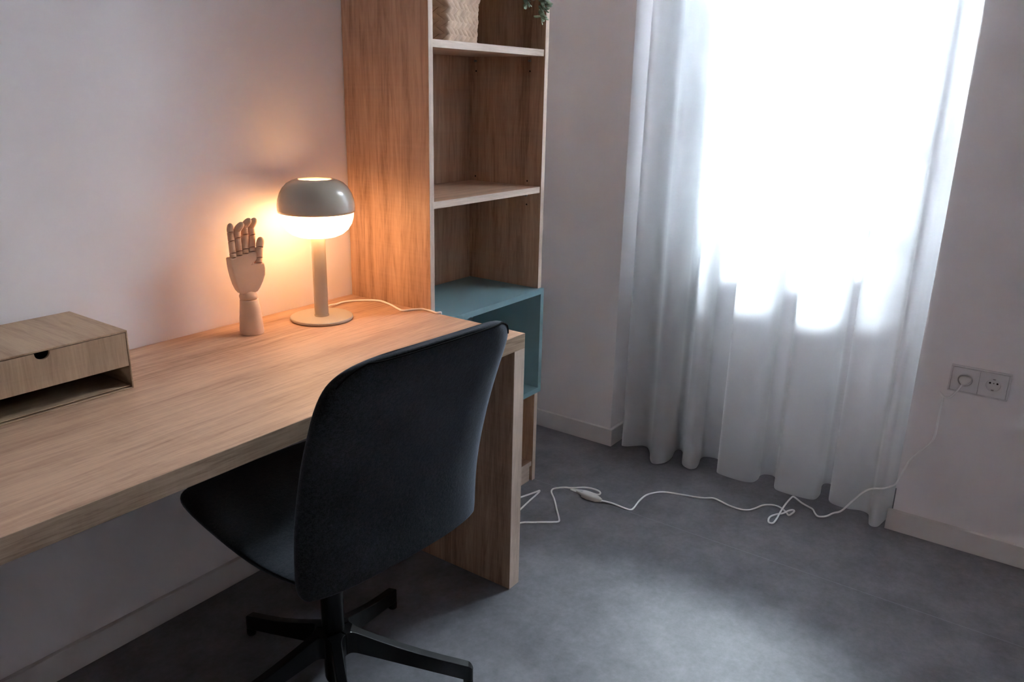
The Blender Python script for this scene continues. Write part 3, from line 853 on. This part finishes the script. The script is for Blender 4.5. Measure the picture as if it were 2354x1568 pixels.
def weave(z0, z1, rowh, ncol, off, seed, flare=0.0):
    rnd = random.Random(seed)
    bm = bmesh.new()
    rows = int(round((z1 - z0) / rowh)); w_ = per / ncol
    for j in range(rows):
        sl = (1 if j % 2 == 0 else -1) * w_ * .95
        for i in range(ncol):
            s0 = i * w_ + (w_ * .5 if j % 2 else 0)
            zz0, zz1 = z0 + j * rowh - .001, z0 + (j + 1) * rowh + .001
            lift = rnd.uniform(-.0006, .0012)
            G = []
            for v in range(4):
                tv = v / 3; z = zz0 + (zz1 - zz0) * tv
                row = []
                for u in range(4):
                    tu = u / 3
                    s = s0 + w_ * .97 * tu + sl * tv
                    o = off + lift + .0022 * abs(math.sin(PI * tu)) ** .7 * (.35 + .65 * math.sin(PI * tv)) - .0012 + .0012 * (tu - .5)
                    o += flare * (z - SZ * 0 - z0) / max(1e-6, (z1 - z0))
                    (x, y), _ = rr_pt(s, o)
                    row.append(bm.verts.new((x, y, z)))
                G.append(row)
            for a, b in zip(G[:-1], G[1:]):
                for u in range(3): bm.faces.new((a[u], a[u + 1], b[u + 1], b[u]))
    return bm
body = obj('basket_body', weave(.001, .111, .0165, 25, 0, 1, .004), M['palm_leaf'], bk, smooth=True)
obj('basket_rim', weave(.108, .20, .0180, 24, .0070, 2, .003), M['palm_leaf'], bk, smooth=True)
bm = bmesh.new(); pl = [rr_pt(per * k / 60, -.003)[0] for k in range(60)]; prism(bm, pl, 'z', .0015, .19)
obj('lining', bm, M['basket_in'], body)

# ------------------------------------------------------------------ trailing plant on the shelf above
pz = 1.87
pp = thing('potted_eucalyptus', 'trailing eucalyptus plant whose leafy stems hang in front of the bookcase', 'plant', (.41, -.215, pz))
bm = bmesh.new(); lathe(bm, [(.045, 0), (.05, .004), (.062, .10), (.060, .104), (.054, .10), (.050, .085), (.002, .085)], 40)
pot = obj('pot', bm, M['pot'], pp, smooth=True)
bm = bmesh.new(); lathe(bm, [(.001, .086), (.0505, .086), (.001, .092)], 24, close_bottom=False, close_top=False)
obj('soil', bm, M['soil'], pot)
def leafy(pts, n0, size, seed, name='stem'):
    rnd = random.Random(seed)
    cp = catmull(pts, 10)
    bm = bmesh.new(); tube(bm, cp, .0012, 6)
    st = obj(name, bm, M['stem'], pp, smooth=True)
    bm = bmesh.new()
    for i in range(n0, len(cp)):
        for sdir in (-1, 1):
            p = cp[i]
            ang = rnd.uniform(0, 2 * PI) if rnd.random() < .5 else (0 if sdir > 0 else PI) + rnd.uniform(-.7, .7)
            tilt = rnd.uniform(-.9, .5)
            s = size * rnd.uniform(.65, 1.15)
            d = Vector((math.cos(ang), math.sin(ang) * .8, math.sin(tilt) - .3)).normalized()
            sidev = d.cross(Vector((rnd.uniform(-.4, .4), rnd.uniform(-1, -.3), rnd.uniform(.1, 1)))).normalized()
            nrm = d.cross(sidev).normalized()
            base = p + d * .002
            L = s; W_ = s * .52
            ctr = []
            prof = [(0, .05), (.15, .55), (.35, .92), (.55, 1), (.75, .85), (.9, .5), (1, .05)]
            rows = []
            for t_, w_ in prof:
                c0 = base + d * L * t_ - nrm * (s * .18 * t_ * t_)
                rows.append([bm.verts.new(c0 - sidev * W_ * w_ + nrm * s * .06), bm.verts.new(c0), bm.verts.new(c0 + sidev * W_ * w_ + nrm * s * .06)])
            for a, b in zip(rows[:-1], rows[1:]):
                for u in range(2): bm.faces.new((a[u], a[u + 1], b[u + 1], b[u]))
    lf = obj('leaves', bm, M['leaf'], st, smooth=True)
    m_ = lf.modifiers.new('thick', 'SOLIDIFY'); m_.thickness = .0005
    return st
# stems in plant space (origin at the pot base)
leafy([(0, 0, .09), (.03, -.06, .13), (.07, -.115, .06), (.085, -.128, -.05), (.095, -.130, -.17), (.092, -.126, -.26), (.080, -.122, -.318)], 14, .026, 3)
leafy([(0, 0, .09), (.01, -.07, .12), (.02, -.115, .05), (.018, -.122, -.08), (.012, -.120, -.20), (.010, -.118, -.285)], 14, .021, 5)
leafy([(0, 0, .09), (-.02, -.07, .12), (-.06, -.115, .05), (-.075, -.120, -.08), (-.085, -.118, -.20), (-.080, -.116, -.270)], 14, .020, 8)

# ------------------------------------------------------------------ outside
bl = thing('building', 'apartment building across the street seen through the window', 'building', (6.5, -1, -4))
FXX = 6.5
def fpart(name, b, mat, bevel=0):
    bm = bmesh.new(); box(bm, *b)
    return rel(obj(name, bm, mat, bl, bevel=bevel), bl)
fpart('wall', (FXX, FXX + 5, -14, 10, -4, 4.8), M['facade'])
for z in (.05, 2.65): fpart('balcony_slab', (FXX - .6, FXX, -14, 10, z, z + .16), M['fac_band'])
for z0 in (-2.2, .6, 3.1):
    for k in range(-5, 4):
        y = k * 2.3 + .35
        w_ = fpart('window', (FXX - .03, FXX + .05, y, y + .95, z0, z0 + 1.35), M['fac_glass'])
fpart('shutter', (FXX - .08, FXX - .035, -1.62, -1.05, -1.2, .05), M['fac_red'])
st = boxo('street', (WX + WT, 14, -14, 10, -4.1, -4), M['street'], None, bevel=0); tag(st, kind='structure')

# ------------------------------------------------------------------ light
w = bpy.data.worlds.new('World'); SC.world = w; w.use_nodes = True
t = w.node_tree; t.nodes.clear()
wo = t.nodes.new('ShaderNodeOutputWorld'); bg = t.nodes.new('ShaderNodeBackground')
bg.inputs['Color'].default_value = (.80, .885, .98, 1); # overcast sky: much brighter overhead than near the horizon
tc = t.nodes.new('ShaderNodeTexCoord'); sx = t.nodes.new('ShaderNodeSeparateXYZ'); t.links.new(tc.outputs['Generated'], sx.inputs[0])
mr = t.nodes.new('ShaderNodeMapRange'); mr.inputs['From Min'].default_value = 0; mr.inputs['From Max'].default_value = 1
mr.inputs['To Min'].default_value = SKY * .10; mr.inputs['To Max'].default_value = SKY
pw = t.nodes.new('ShaderNodeMath'); pw.operation = 'POWER'; pw.inputs[1].default_value = 2.5; pw.use_clamp = True
t.links.new(sx.outputs['Z'], pw.inputs[0]); t.links.new(pw.outputs[0], mr.inputs['Value']); t.links.new(mr.outputs[0], bg.inputs['Strength'])
t.links.new(bg.outputs[0], wo.inputs[0])
def portal(loc, rot, sx, sy):
    L = bpy.data.lights.new('window_portal', 'AREA'); L.shape = 'RECTANGLE'; L.size = sx; L.size_y = sy
    L.cycles.is_portal = True
    o = bpy.data.objects.new('window_portal', L); link(o); o.location = loc; o.rotation_euler = rot
portal((1.46, -.913, 1.78), (0, math.radians(90), 0), 1.98, .90)

# ------------------------------------------------------------------ camera
cam = bpy.data.cameras.new('Camera'); co = bpy.data.objects.new('Camera', cam); link(co); SC.camera = co
yaw, pitch, roll = .6152, -.3021, .0218
fv = Vector((math.cos(yaw) * math.cos(pitch), math.sin(yaw) * math.cos(pitch), math.sin(pitch)))
rv = fv.cross(Vector((0, 0, 1))).normalized(); uv = rv.cross(fv)
r2 = rv * math.cos(roll) + uv * math.sin(roll); u2 = -rv * math.sin(roll) + uv * math.cos(roll)
mw = Matrix((( r2.x, u2.x, -fv.x, -1.6428), (r2.y, u2.y, -fv.y, -1.7619), (r2.z, u2.z, -fv.z, 1.3422), (0, 0, 0, 1)))
co.matrix_world = mw
cam.sensor_width = 36; cam.lens = 1842.4566 * 36 / 2354
cam.clip_start = .02

SC.view_settings.view_transform = 'Standard'; SC.view_settings.look = 'None'
SC.view_settings.gamma = 1; SC.view_settings.exposure = 1.58
SC.view_settings.use_curve_mapping = False
SC.cycles.use_denoising = True
SC.cycles.max_bounces = 14; SC.cycles.diffuse_bounces = 9; SC.cycles.transparent_max_bounces = 24; SC.cycles.transmission_bounces = 6
SC.cycles.sample_clamp_indirect = 60.0
